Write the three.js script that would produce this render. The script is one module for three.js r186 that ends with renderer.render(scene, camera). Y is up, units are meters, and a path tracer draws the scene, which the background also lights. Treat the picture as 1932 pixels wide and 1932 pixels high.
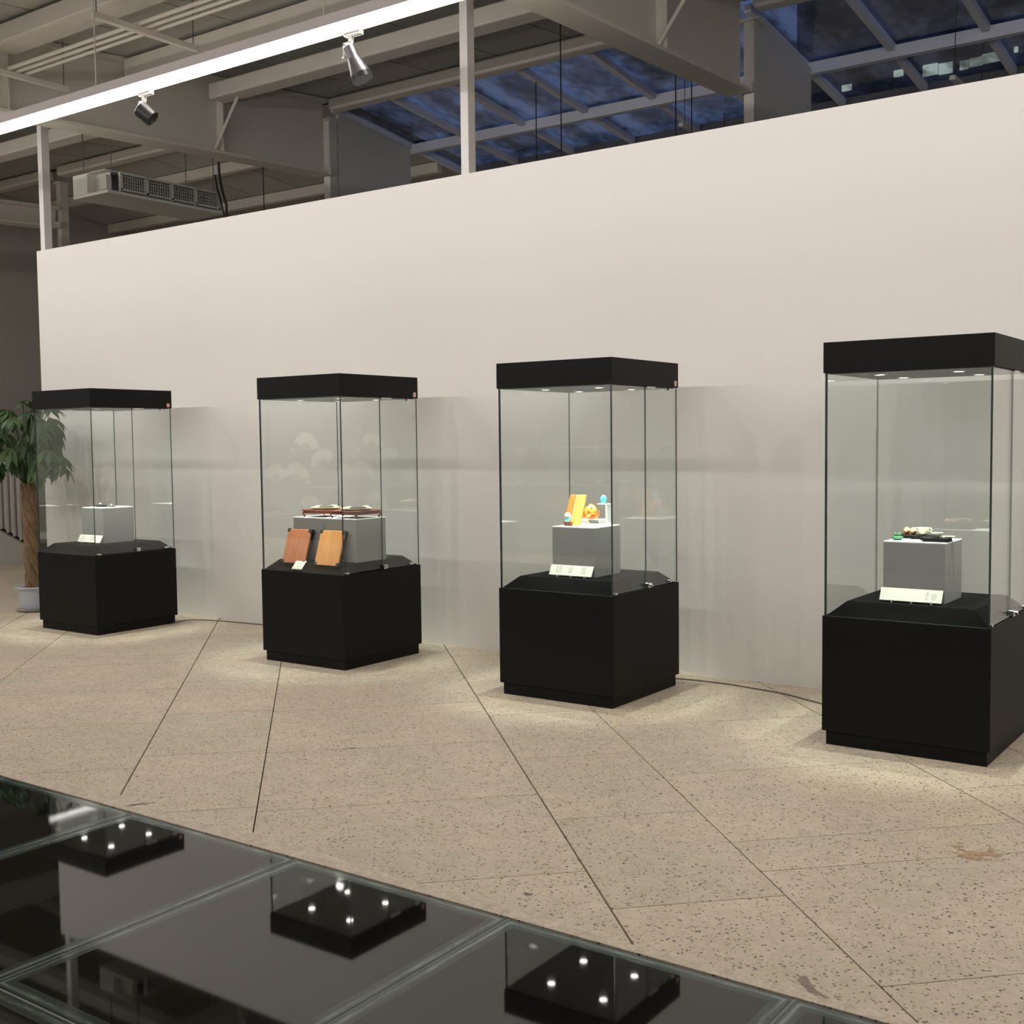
import * as THREE from 'three';
import { RoundedBoxGeometry } from 'three/addons/geometries/RoundedBoxGeometry.js';
import { mergeGeometries } from 'three/addons/utils/BufferGeometryUtils.js';
import { RectAreaLightUniformsLib } from 'three/addons/lights/RectAreaLightUniformsLib.js';

// ---------------------------------------------------------------- camera, sky, large lights, exposure
const scene = new THREE.Scene();
function lin0(r, g, b) { return new THREE.Color().setRGB(r, g, b); }
const EYE = new THREE.Vector3(1.0453, 1.3387, 5.9732);
const FOCAL = 2203.93;                                    // in pixels of a 1932 px frame
const camera = new THREE.PerspectiveCamera(47.336, 1, 0.05, 300);
const AX = [new THREE.Vector3(0.8135, -0.0118, -0.5814), new THREE.Vector3(-0.0254, 0.9982, -0.0558), new THREE.Vector3(0.581, 0.0602, 0.8117)];
{
  const m = new THREE.Matrix4().makeBasis(AX[0].normalize(), AX[1].normalize(), AX[2].normalize());
  camera.quaternion.setFromRotationMatrix(m);
  camera.position.copy(EYE);
}
scene.background = new THREE.Color().setRGB(0.025, 0.039, 0.084);    // dusk sky over the roof lights
const renderer = new THREE.WebGLRenderer({ antialias: true });
renderer.toneMapping = THREE.LinearToneMapping;
renderer.toneMappingExposure = 2.26;
renderer.shadowMap.enabled = true;
RectAreaLightUniformsLib.init();
const TUBE_POWER = 9.0;                                   // radiance of the linear luminaires
const TUBE_COLOR = new THREE.Color().setRGB(1.0, 0.945, 0.90);
const LED_POWER = 1.75;
// linear luminaires: middle x, z, length, turn about y, share of power
const TUBES = [[-2.1, 1.38, 19.0, 0, 1.0], [-12.55, 3.4, 3.86, Math.PI / 2, 0.8]];
const TUBE_Y = 3.478;
for (const [x, z, len, turn, k] of TUBES) for (const s of [-1, 1]) {
  const l = new THREE.RectAreaLight(TUBE_COLOR, TUBE_POWER * k, len, 0.05);
  const ox = Math.sin(turn) * s, oz = Math.cos(turn) * s;
  l.position.set(x + ox * 0.026, TUBE_Y - 0.008, z + oz * 0.026);
  l.lookAt(x + ox, TUBE_Y - 1.0, z + oz);
  scene.add(l);
}
// lit track floodlights across the hall, which throw the cap shadows on the partition
const FLOODS = Array.from({ length: 17 }, (_, k) => -10.9 + k * 1.13 + 0.12 * Math.sin(k * 2.3)), FLOOD_Z = 4.75, FLOOD_Y = 3.36;
for (const x of FLOODS) {
  const l = new THREE.SpotLight(lin0(1.0, 0.955, 0.90), 2.6, 0, 1.3, 0.8, 2);
  l.position.set(x, FLOOD_Y - 0.075, FLOOD_Z - 0.04); l.target.position.set(x, 0.3, 1.0); l.castShadow = true; l.shadow.radius = 2; l.shadow.mapSize.set(512, 512);
  scene.add(l, l.target);
}

// ---------------------------------------------------------------- helpers
let seed = 20240611;
const rnd = () => { seed = (seed * 1664525 + 1013904223) >>> 0; return seed / 4294967296; };
const rr = (a, b) => a + (b - a) * rnd();
const V = (x, y, z) => new THREE.Vector3(x, y, z);
const taken = {};
const numbered = n => { const k = taken[n] = (taken[n] ?? -1) + 1; return k ? `${n}_${String(k).padStart(3, '0')}` : n; };
// a pixel of the photograph and a known plane (axis 0/1/2 at a value) give a point
function at(u, v, axis, value) {
  const d = AX[0].clone().multiplyScalar((u - 966) / FOCAL).addScaledVector(AX[1], -(v - 966) / FOCAL).addScaledVector(AX[2], -1);
  return EYE.clone().addScaledVector(d, (value - EYE.getComponent(axis)) / d.getComponent(axis));
}
function mesh(parent, name, geo, mat, x = 0, y = 0, z = 0) {
  const m = new THREE.Mesh(geo, mat); m.name = parent === scene ? numbered(name) : name; m.position.set(x, y, z);
  m.castShadow = m.receiveShadow = true; parent.add(m); return m;
}
function thing(name, label, category, x = 0, y = 0, z = 0, group) {
  const g = new THREE.Group(); g.name = numbered(name); g.position.set(x, y, z); g.userData = { label, category };
  if (group) g.userData.group = group;
  scene.add(g); return g;
}
function tag(o, label, category, group) { o.userData = { label, category }; if (group) o.userData.group = group; return o; }
function structure(o, label, category) { o.userData = { kind: 'structure', label, category }; return o; }
function structureGroup(name, label, category, x = 0, y = 0, z = 0) { const g = thing(name, label, category, x, y, z); g.userData.kind = 'structure'; return g; }
const B = (w, h, d) => new THREE.BoxGeometry(w, h, d);
const R = (w, h, d, r = 0.003, s = 2) => new RoundedBoxGeometry(w, h, d, s, r);
const boxAt = (w, h, d, x, y, z) => B(w, h, d).translate(x, y, z);
const cyl = (r0, r1, h, n = 24) => new THREE.CylinderGeometry(r0, r1, h, n);
const lathe = (pts, n = 32) => new THREE.LatheGeometry(pts.map(p => new THREE.Vector2(p[0], p[1])), n);
const tube = (pts, r, n = 24, k = 8) => new THREE.TubeGeometry(new THREE.CatmullRomCurve3(pts), n, r, k, false);
function bar(a, b, r, k = 8) { const d = b.clone().sub(a), g = cyl(r, r, d.length(), k); g.applyQuaternion(new THREE.Quaternion().setFromUnitVectors(V(0, 1, 0), d.clone().normalize())); g.translate((a.x + b.x) / 2, (a.y + b.y) / 2, (a.z + b.z) / 2); return g; }
const lin = (r, g, b) => new THREE.Color().setRGB(r, g, b);
const std = (name, color, roughness = 0.7, more = {}) => { const m = new THREE.MeshStandardMaterial({ color, roughness, metalness: 0, ...more }); m.name = name; return m; };
const phys = (name, color, roughness, more = {}) => { const m = new THREE.MeshPhysicalMaterial({ color, roughness, metalness: 0, ...more }); m.name = name; return m; };
// value noise that repeats every p cells
function noiseField(p) { const a = new Float32Array(p * p); for (let i = 0; i < a.length; i++) a[i] = rnd(); return (x, y) => { const xi = Math.floor(x), yi = Math.floor(y), fx = x - xi, fy = y - yi, sx = fx * fx * (3 - 2 * fx), sy = fy * fy * (3 - 2 * fy); const g = (i, j) => a[((j % p + p) % p) * p + ((i % p + p) % p)]; return (g(xi, yi) * (1 - sx) + g(xi + 1, yi) * sx) * (1 - sy) + (g(xi, yi + 1) * (1 - sx) + g(xi + 1, yi + 1) * sx) * sy; }; }
function texture(w, h, fn, srgb = true, wrap = true) {
  const d = new Uint8Array(w * h * 4);
  for (let j = 0; j < h; j++) for (let i = 0; i < w; i++) { const c = fn(i, j, w, h); const k = (j * w + i) * 4; d[k] = c[0]; d[k + 1] = c[1]; d[k + 2] = c[2]; d[k + 3] = 255; }
  const t = new THREE.DataTexture(d, w, h); t.magFilter = THREE.LinearFilter; t.minFilter = THREE.LinearMipmapLinearFilter; t.generateMipmaps = true;
  if (wrap) t.wrapS = t.wrapT = THREE.RepeatWrapping;
  if (srgb) t.colorSpace = THREE.SRGBColorSpace;
  t.needsUpdate = true; return t;
}

// ---------------------------------------------------------------- textures and materials
const clamp8 = v => v < 0 ? 0 : v > 255 ? 255 : v;
function terrazzo() {                                     // 2 m x 2 m of ground terrazzo
  const S = 2048, d = new Uint8Array(S * S * 4), n1 = noiseField(8), n2 = noiseField(32), n3 = noiseField(128);
  for (let j = 0; j < S; j++) for (let i = 0; i < S; i++) {
    const a = n1(i * 8 / S, j * 8 / S) - 0.5, b = n2(i * 32 / S, j * 32 / S) - 0.5, c = n3(i * 128 / S, j * 128 / S) - 0.5;
    const v = a * 12 + b * 9 + c * 12, k = (j * S + i) * 4;
    d[k] = clamp8(217 + v); d[k + 1] = clamp8(203 + v - a * 3); d[k + 2] = clamp8(182 + v - a * 9); d[k + 3] = 255;
  }
  const chip = (n, lo, hi, cols, str) => {
    for (let q = 0; q < n; q++) {
      const cx = rnd() * S, cy = rnd() * S, L = rr(lo, hi), W = L * rr(0.3, 0.75), t = rnd() * Math.PI, ct = Math.cos(t), st = Math.sin(t), col = cols[Math.floor(rnd() * cols.length)], s = str * rr(0.6, 1), kx = rr(-0.5, 0.5);
      const e = Math.ceil(L);
      for (let y = -e; y <= e; y++) for (let x = -e; x <= e; x++) {
        const p = (x * ct + y * st) / L, r = (-x * st + y * ct) / W + kx * p;
        const m = Math.abs(p) + Math.abs(r) * 0.8 + Math.abs(p * r) * 0.3;
        if (m < 1) { const f = s * Math.min(1, (1 - m) * 4), k = ((((cy + y) | 0) + S) % S * S + (((cx + x) | 0) + S) % S) * 4; for (let c = 0; c < 3; c++) d[k + c] = d[k + c] * (1 - f) + col[c] * f; }
      }
    }
  };
  chip(7000, 3, 8, [[228, 216, 200], [214, 200, 178], [190, 182, 168]], 0.55);
  chip(6000, 2.5, 7, [[150, 140, 126], [168, 156, 138]], 0.7);
  chip(8200, 2.4, 7.6, [[88, 80, 70], [104, 96, 84], [72, 66, 60], [118, 104, 88]], 0.95);
  chip(260, 7, 12, [[92, 84, 74], [110, 98, 84]], 0.8);
  const t = new THREE.DataTexture(d, S, S); t.magFilter = THREE.LinearFilter; t.minFilter = THREE.LinearMipmapLinearFilter; t.generateMipmaps = true; t.wrapS = t.wrapT = THREE.RepeatWrapping; t.colorSpace = THREE.SRGBColorSpace; t.needsUpdate = true;
  return t;
}
const terrazzoMap = terrazzo();
const slabMats = [[0.93, 0.93, 0.93], [0.91, 0.905, 0.90], [0.93, 0.92, 0.905], [0.89, 0.89, 0.885]].map((c, i) => std('terrazzo_' + i, lin(...c), 0.5, { map: terrazzoMap }));
const jointMat = std('joint', lin(0.045, 0.036, 0.028), 0.9);
const paintNoise = (() => { const a = noiseField(64), b = noiseField(256); return texture(512, 512, (i, j) => { const v = 128 + (a(i / 8, j / 8) - 0.5) * 90 + (b(i / 2, j / 2) - 0.5) * 90; return [v, v, v]; }, false); })();
paintNoise.repeat.set(1, 1);
const wallMat = std('white_wall_paint', lin(0.80, 0.77, 0.745), 0.85, { bumpMap: paintNoise, bumpScale: 0.0008 });
const creamMat = std('cream_steel_paint', lin(0.74, 0.70, 0.63), 0.6);
const postMat = std('white_post_paint', lin(0.74, 0.71, 0.69), 0.55);
const sheetMats = [0.49, 0.52, 0.465].map((v, i) => std('roof_sheet_' + i, lin(v, v * 0.98, v * 0.91), 0.8));
const darkWallMat = std('dark_grey_wall', lin(0.52, 0.495, 0.46), 0.9);
const frontWallMat = std('vitrine_backing', lin(0.09, 0.09, 0.088), 0.9);
const blackMat = phys('black_laminate', lin(0.005, 0.005, 0.005), 0.55, { specularIntensity: 0.4 });
const blackCloth = phys('black_felt', lin(0.0025, 0.0025, 0.0025), 0.95, { specularIntensity: 0.15 });
const capUnderMat = std('cap_underside_grey', lin(0.10, 0.10, 0.10), 0.4);
const ledFrameMat = std('led_bezel', lin(0.6, 0.6, 0.6), 0.3, { metalness: 0.8 });
const ledGlow = std('led_lens', lin(0.9, 0.9, 0.9), 0.4, { emissive: lin(1, 0.96, 0.88), emissiveIntensity: 9 });
const tubeGlow = std('tube_diffuser', lin(0.9, 0.9, 0.9), 0.5, { emissive: TUBE_COLOR, emissiveIntensity: 4 });
const glassMat = phys('case_glass', lin(0.982, 0.998, 0.992), 0.0, { transmission: 1, thickness: 0, ior: 1.5, specularIntensity: 1 });
const glassEdge = phys('glass_edge', lin(0.045, 0.072, 0.066), 0.15, {});
const chrome = std('chrome', lin(0.72, 0.72, 0.70), 0.18, { metalness: 1 });
const brushed = std('brushed_metal', lin(0.20, 0.19, 0.205), 0.38, { metalness: 0.8 });
const blackMetal = std('black_metal', lin(0.03, 0.03, 0.03), 0.4, { metalness: 0.4 });
const pedestalMat = std('shaded_pedestal', lin(0.30, 0.30, 0.295), 0.75);  // sides painted darker: their shade under the downlights is in the colour
const pedestalTopLit = std('lit_pedestal_top', lin(0.78, 0.78, 0.77), 0.7);  // glare of the downlights put into the colour of the top
const whiteCard = std('white_card', lin(0.62, 0.61, 0.57), 0.7);
const clearAcrylic = phys('clear_acrylic', lin(0.92, 0.95, 0.95), 0.30, { transmission: 0.6, thickness: 0, ior: 1.49 });
function woodTexture(a, b, k) { const n = noiseField(64), m = noiseField(16); return texture(256, 256, (i, j) => { const t = n(i * k / 256, j * 4 / 256) * 0.6 + m(i * 16 / 256, j * 2 / 256) * 0.4; return [0, 1, 2].map(c => clamp8(a[c] + (b[c] - a[c]) * t)); }); }
const boardWoodA = std('red_brown_board_wood', 0xffffff, 0.45, { map: woodTexture([168, 98, 62], [192, 122, 80], 40) });
const boardWoodB = std('honey_board_wood', 0xffffff, 0.45, { map: woodTexture([204, 136, 74], [226, 162, 98], 40) });
const rosewood = std('rosewood', 0xffffff, 0.4, { map: woodTexture([92, 44, 28], [128, 66, 44], 30) });
const blackWood = phys('black_wood', lin(0.003, 0.0028, 0.003), 0.6, { specularIntensity: 0.3 });
const creamStone = std('cream_stone', lin(0.56, 0.50, 0.30), 0.5);
const darkStone = std('dark_stone', lin(0.018, 0.016, 0.012), 0.7);
const stripOrange = std('orange_wood', 0xffffff, 0.5, { map: woodTexture([172, 92, 28], [204, 124, 44], 30) });
const stripYellow = std('yellow_wood', 0xffffff, 0.5, { map: woodTexture([208, 158, 62], [224, 180, 82], 30) });
const amberMat = phys('amber', 0xffffff, 0.25, { map: (() => { const n = noiseField(12), m = noiseField(40); return texture(256, 128, (i, j) => { const t = Math.min(1, Math.max(0, n(i * 12 / 256, j * 6 / 128) * 1.5 - 0.35 + (m(i * 40 / 256, j * 20 / 128) - 0.5) * 0.5)); return [clamp8(190 + 60 * t), clamp8(74 + 120 * t), clamp8(12 + 70 * t)]; }); })(), clearcoat: 0.5 });
const turquoise = phys('turquoise', lin(0.10, 0.62, 0.74), 0.3, { clearcoat: 0.4 });
const jadeGreen = phys('green_jade', lin(0.026, 0.125, 0.045), 0.4, {});
const jadeWhite = phys('white_jade', lin(0.54, 0.52, 0.38), 0.45, {});
const peachMat = phys('peach_stone', 0xffffff, 0.35, { map: (() => { const n = noiseField(16); return texture(128, 64, (i, j) => { const t = Math.min(1, Math.max(0, (n(i / 8, j / 8) - 0.52) * 5)); return [clamp8(212 - 24 * t), clamp8(196 - 90 * t), clamp8(160 - 116 * t)]; }); })() });
const paleGreen = phys('pale_green_stone', lin(0.42, 0.50, 0.26), 0.3, { clearcoat: 0.3 });
const potMat = phys('glazed_pot', lin(0.50, 0.54, 0.62), 0.3, { clearcoat: 0.4 });
const soilMat = std('soil', lin(0.03, 0.022, 0.015), 0.95);
const barkMat = std('bark', 0xffffff, 0.9, { map: (() => { const n = noiseField(24), m = noiseField(64); return texture(128, 256, (i, j) => { const t = n(i * 24 / 128, j * 12 / 256) * 0.6 + m(i * 40 / 128, j * 64 / 256) * 0.4; return [clamp8(96 + 54 * t), clamp8(76 + 46 * t), clamp8(56 + 38 * t)]; }); })() });
const leafMats = [[0.030, 0.075, 0.018], [0.045, 0.10, 0.024], [0.022, 0.055, 0.016]].map((c, i) => phys('leaf_' + i, lin(...c), 0.5, { side: THREE.DoubleSide }));
const leafMat = leafMats;
const whitePaint = std('white_paint', lin(0.66, 0.64, 0.60), 0.6);
const acWhite = std('unit_white_enamel', lin(0.66, 0.65, 0.60), 0.45);
const acCoil = std('unit_coil_fins', lin(0.36, 0.36, 0.35), 0.5, { metalness: 0.6 });
const rubber = std('black_rubber', lin(0.012, 0.012, 0.012), 0.6);
const floorGlass = phys('floor_glass', 0xffffff, 0.03, { map: (() => texture(64, 64, (i, j) => { const x = (i % 32) / 32 - 0.5, y = (j % 32) / 32 - 0.5, o = Math.floor(j / 32) ? 0 : 0; const r = Math.hypot(x, y); return r < 0.3 ? [30, 28, 22] : [9, 9, 9]; }))(), ior: 1.5 });
floorGlass.map.repeat.set(100, 100);
const sealMap = (() => { const a = noiseField(16), b = noiseField(64); return texture(512, 64, (i, j) => { const e = Math.abs(j / 64 - 0.35), t = a(i * 16 / 512, j / 8) * 0.6 + b(i * 64 / 512, j / 2) * 0.4, w = Math.max(0, 1 - e * 3.2) * Math.pow(t, 1.2) * 1.5; return [clamp8(54 + 74 * w), clamp8(65 + 78 * w), clamp8(61 + 74 * w)]; }); })();
const sealMat = phys('sealed_glass_edge', 0xffffff, 0.08, { map: sealMap, ior: 1.5 });
const siliconeMat = std('silicone', lin(0.20, 0.23, 0.22), 0.5);

// ---------------------------------------------------------------- the setting
// floor: terrazzo slabs laid at 45 degrees to the wall, and a field of glass panels
const floor = structureGroup('floor', 'speckled beige terrazzo slab floor with a field of black glass panels', 'floor');
mesh(floor, 'joint_bed', boxAt(22.4, 0.1, 14.2, -3.4, -0.065, 0.7), jointMat);
const S2 = Math.SQRT2, GLASS_Z = 3.37, GLASS_END = 6.53;
function clip(poly, inside, cut) { const out = []; for (let i = 0; i < poly.length; i++) { const a = poly[i], b = poly[(i + 1) % poly.length], ia = inside(a), ib = inside(b); if (ia) out.push(a); if (ia !== ib) out.push(cut(a, b)); } return out; }
const half = (axis, sgn, v) => p => clip(p, q => sgn * (q[axis] - v) >= 0, (a, b) => { const t = (v - a[axis]) / (b[axis] - a[axis]); return [a[0] + (b[0] - a[0]) * t, a[1] + (b[1] - a[1]) * t]; });
function slabGeometry(poly, h, ou, ov, uvs) {              // a flat polygon (x, z) with its top at 0
  const pos = [], nor = [], uv = [], idx = [], n = poly.length;
  const put = (x, y, z, nx, ny, nz) => { pos.push(x, y, z); nor.push(nx, ny, nz); uv.push((x * uvs[0] + z * uvs[1]) / 2 + ou, (-x * uvs[1] + z * uvs[0]) / 2 + ov); return pos.length / 3 - 1; };
  const area = poly.reduce((s, p, i) => { const q = poly[(i + 1) % n]; return s + p[0] * q[1] - q[0] * p[1]; }, 0);
  if (area > 0) poly = poly.slice().reverse();
  const t = poly.map(p => put(p[0], 0, p[1], 0, 1, 0));
  for (let i = 1; i < n - 1; i++) idx.push(t[0], t[i], t[i + 1]);
  for (let i = 0; i < n; i++) { const p = poly[i], q = poly[(i + 1) % n], l = Math.hypot(q[0] - p[0], q[1] - p[1]) || 1, nx = -(q[1] - p[1]) / l, nz = (q[0] - p[0]) / l; const a = put(p[0], 0, p[1], nx, 0, nz), b = put(q[0], 0, q[1], nx, 0, nz), c = put(q[0], -h, q[1], nx, 0, nz), d = put(p[0], -h, p[1], nx, 0, nz); idx.push(a, d, c, a, c, b); }
  const g = new THREE.BufferGeometry(); g.setAttribute('position', new THREE.Float32BufferAttribute(pos, 3)); g.setAttribute('normal', new THREE.Float32BufferAttribute(nor, 3)); g.setAttribute('uv', new THREE.Float32BufferAttribute(uv, 2)); g.setIndex(idx); return g;
}
{
  const known = { '-4.26': [-0.2, -0.99, 0.61], '-3.733': [-0.95, -0.15, 0.67], '-2.686': [0.167, 0.978, 1.783], '-2.16': [0.52, 1.32, 1.59, 2.37], '-5.315': [-2.45, -2.75, -1.65, -0.84, -0.03], '-1.11': [0.64, 0.925, 1.74] };
  const strips = [];
  for (let k = -7; k <= 5; k++) { strips.push([-4.26 + 1.5755 * k, -3.733 + 1.5755 * k]); strips.push([-3.733 + 1.5755 * k, -2.686 + 1.5755 * k]); }
  for (const [u0, u1] of strips) {
    const key = Object.keys(known).find(s => Math.abs(+s - u0) < 0.06), joints = key ? known[key].slice().sort((a, b) => a - b) : [rr(0, 0.8)];
    while (joints[0] > -10) joints.unshift(joints[0] - 0.81);
    while (joints[joints.length - 1] < 7) joints.push(joints[joints.length - 1] + 0.81);
    for (let i = 0; i + 1 < joints.length; i++) {
      const gl = 0.0026, gc = 0.0021, v0 = joints[i] + gc, v1 = joints[i + 1] - gc, a = u0 + gl, b = u1 - gl;
      const xz = (u, v) => [(u + v) / S2, (v - u) / S2];
      const whole = [xz(a, v0), xz(b, v0), xz(b, v1), xz(a, v1)];
      const areas = [[-8.285, 3.4, 0, GLASS_Z], [-13.9, -8.285, -5.9, GLASS_Z]];
      for (const [x0, x1, z0, z1] of areas) {
        let p = whole; for (const f of [half(0, 1, x0), half(0, -1, x1), half(1, 1, z0), half(1, -1, z1)]) if (p.length > 2) p = f(p);
        if (p.length < 3) continue;
        const A = Math.abs(p.reduce((s, c, q) => { const n = p[(q + 1) % p.length]; return s + c[0] * n[1] - n[0] * c[1]; }, 0)) / 2;
        if (A < 0.004) continue;
        const th = Math.floor(rnd() * 4) * Math.PI / 2 + rr(-0.3, 0.3);
        mesh(floor, 'terrazzo_slab', slabGeometry(p, 0.014, rnd(), rnd(), [Math.cos(th), Math.sin(th)]), slabMats[Math.floor(rnd() * 4)]);
      }
    }
  }
  // the rest of the floor behind the glass field and behind the partition
  mesh(floor, 'screed', boxAt(21.4, 0.012, 1.12, -3.2, -0.006, 7.1), slabMats[0]);
  mesh(floor, 'screed', boxAt(15.8, 0.012, 5.7, -0.35, -0.006, -2.97), slabMats[0]);
  // glass panels
  const pw = 0.844, pd = 1.05, e = 0.042;
  const ringGeo = (() => {
    const gs = [], w = pw - 0.008, d = pd - 0.008;
    const strip = (L, inner) => { const g = new THREE.BufferGeometry(); const a = L / 2, b = L / 2 - inner; g.setAttribute('position', new THREE.Float32BufferAttribute([-a, 0, 0, a, 0, 0, b, 0, inner, -b, 0, inner], 3)); g.setAttribute('normal', new THREE.Float32BufferAttribute([0, 1, 0, 0, 1, 0, 0, 1, 0, 0, 1, 0], 3)); g.setAttribute('uv', new THREE.Float32BufferAttribute([0, 0, L, 0, L - inner, 1, inner, 1], 2)); g.setIndex([0, 2, 1, 0, 3, 2]); return g; };
    gs.push(strip(w, e).translate(0, 0, -d / 2)); gs.push(strip(w, e).rotateY(Math.PI).translate(0, 0, d / 2));
    gs.push(strip(d, e).rotateY(Math.PI / 2).translate(-w / 2, 0, 0)); gs.push(strip(d, e).rotateY(-Math.PI / 2).translate(w / 2, 0, 0));
    return mergeGeometries(gs);
  })();
  const innerGeo = B(pw - 0.008 - 2 * e, 0.018, pd - 0.008 - 2 * e);
  for (let r = 0; r < 3; r++) for (let c = -7; c <= 4; c++) {
    const x = -0.42 + c * pw, z = GLASS_Z + 0.005 + pd / 2 + r * (pd + 0.002);
    if (x + pw / 2 > 3.42) continue;
    const p = mesh(floor, 'glass_panel', innerGeo, floorGlass, x, -0.009, z);
    mesh(p, 'sealed_edge', ringGeo, sealMat, 0, 0.009, 0);
    if (r === 0) mesh(floor, 'silicone_seam', B(0.007, 0.01, 3.15), siliconeMat, x + pw / 2, -0.006, GLASS_Z + 1.58);
  }
  for (const r of [1, 2]) mesh(floor, 'silicone_seam', B(9.2, 0.01, 0.007), siliconeMat, -1.6, -0.006, GLASS_Z + 0.005 + r * (pd + 0.002) - 0.001);
  mesh(floor, 'screed', boxAt(4.2, 0.012, 6.6, 5.5, -0.006, 3.3), slabMats[0]);
  mesh(floor, 'terrazzo_field', boxAt(7.4, 0.012, 3.16, -10.15, -0.006, GLASS_Z + 1.58), slabMats[1]);
}
{
  const P = [], n = 150, zf = []; const nz = noiseField(64), nz2 = noiseField(64);
  for (let i = 0; i <= n; i++) { const x = -8.2 + i * 11.5 / n; zf.push([x, GLASS_Z - 0.012 - 0.06 * nz(i * 0.21, 3) - 0.04 * nz2(i * 0.9, 1)]); }
  const s = new THREE.Shape(); s.moveTo(-8.2, -(GLASS_Z - 0.001)); s.lineTo(3.3, -(GLASS_Z - 0.001)); zf.slice().reverse().forEach(([x, z]) => s.lineTo(x, -z));
  const g = new THREE.ShapeGeometry(s).rotateX(-Math.PI / 2); void P;
  const cem = (() => { const a = noiseField(32), b = noiseField(128); return texture(512, 512, (i, j) => { const v = (a(i / 16, j / 16) - 0.5) * 22 + (b(i / 4, j / 4) - 0.5) * 26; return [clamp8(218 + v), clamp8(203 + v), clamp8(185 + v)]; }); })();
  structure(mesh(scene, 'trim_1', g, std('cement_smear', lin(0.90, 0.90, 0.90), 0.7, { map: cem }), 0, 0.0006, 0), 'pale smeared cement edge between terrazzo and glass floor', 'trim');
  const stain = (name, x, z, w, d, turn, col, lobes, k) => {
    const q = noiseField(32), al = texture(64, 64, (i, j) => { const r = Math.hypot(i / 31.5 - 1, j / 31.5 - 1), n = q(i / 64 * 3 * lobes, j / 64 * 3 * lobes) * 0.6 + q(i / 3, j / 3) * 0.4, v = clamp8(255 * Math.min(1, Math.max(0, (n * 1.5 - 0.15 - r * 0.95) * 3))); return [v, v, v]; }, false, false);
    const o = mesh(floor, name, new THREE.PlaneGeometry(w * 1.5, d * 2).rotateX(-Math.PI / 2), std(name + '_' + k, lin(...col), 0.7, { alphaMap: al, transparent: true }), x, 0.0012, z); o.rotation.y = turn;
  };
  stain('rust_stain', 0.11, 2.13, 0.15, 0.07, 0.5, [0.50, 0.34, 0.21], 2.2, 1); stain('rust_stain', 0.04, 2.08, 0.06, 0.04, 0.2, [0.50, 0.37, 0.25], 2, 2);
  stain('scuff_mark', 0.0, 3.29, 0.11, 0.03, -0.5, [0.30, 0.245, 0.20], 2.5, 3); stain('scuff_mark', -2.48, 2.266, 0.07, 0.014, 0.6, [0.24, 0.20, 0.16], 3, 4); stain('scuff_mark', -2.60, 3.30, 0.09, 0.02, 0.9, [0.20, 0.165, 0.13], 3, 5); stain('scuff_mark', -0.90, 3.20, 0.028, 0.016, 0.2, [0.16, 0.13, 0.10], 3, 6);
}
// walls
const partition = mesh(scene, 'wall_back', B(15.9, 3.04, 0.12), wallMat, -0.335, 1.52, -0.06);
structure(partition, 'long white painted partition wall behind the display cases', 'wall');
structure(mesh(scene, 'wall_left', B(0.15, 5.4, 13.8), darkWallMat, -13.95, 2.65, 0.85), 'dark grey end wall beyond the potted plant', 'wall');
structure(mesh(scene, 'wall_right', B(0.15, 5.4, 13.8), darkWallMat, 7.7, 2.65, 0.85), 'dark grey end wall out of view', 'wall');
structure(mesh(scene, 'wall_front', B(21.8, 5.4, 0.15), frontWallMat, -3.15, 2.65, 7.75), 'dark backing wall of the opposite vitrines', 'wall');
structure(mesh(scene, 'wall_rear', B(21.8, 4.42, 0.15), darkWallMat, -3.15, 2.16, -6.02), 'dark rear wall under the roof lights', 'wall');

// ceiling: sheets that rise to the column line at z = -2.8, then glass roof lights
const sheetY = z => z < 1.6 ? 4.58 - 0.084 * z : 4.446;
const ceiling = structureGroup('ceiling', 'grey roof sheets with dark seams over the hall', 'ceiling');
{
  const deck = (z0, z1) => { const y0 = sheetY(z0) + 0.05, y1 = sheetY(z1) + 0.05, L = Math.hypot(z1 - z0, y1 - y0), g = B(21.7, 0.08, L).rotateX(Math.atan2(y0 - y1, z1 - z0)); mesh(ceiling, 'roof_deck', g, jointMat, -3.15, (y0 + y1) / 2 + 0.035, (z0 + z1) / 2); };
  deck(-2.95, 1.62); deck(1.58, 7.8);
  const pitch = 0.765, rows = [[-2.9, -1.1], [-1.1, 0.8], [0.8, 1.6], [1.6, 4.6], [4.6, 7.66]];
  for (let k = 0; k < 29; k++) {
    const xa = -13.865 + k * pitch + 0.17, xb = Math.min(xa + pitch, 7.6); if (xb - xa < 0.1) continue;
    for (const [z0, z1] of rows) {
      const L = Math.hypot(z1 - z0, sheetY(z0) - sheetY(z1)), g = B(xb - xa - 0.016, 0.02, L).rotateX(Math.atan2(sheetY(z0) - sheetY(z1), z1 - z0));
      mesh(ceiling, 'roof_sheet', g, sheetMats[Math.floor(rnd() * 3)], (xa + xb) / 2, (sheetY(z0) + sheetY(z1)) / 2 + 0.012, (z0 + z1) / 2);
    }
  }
}
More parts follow.
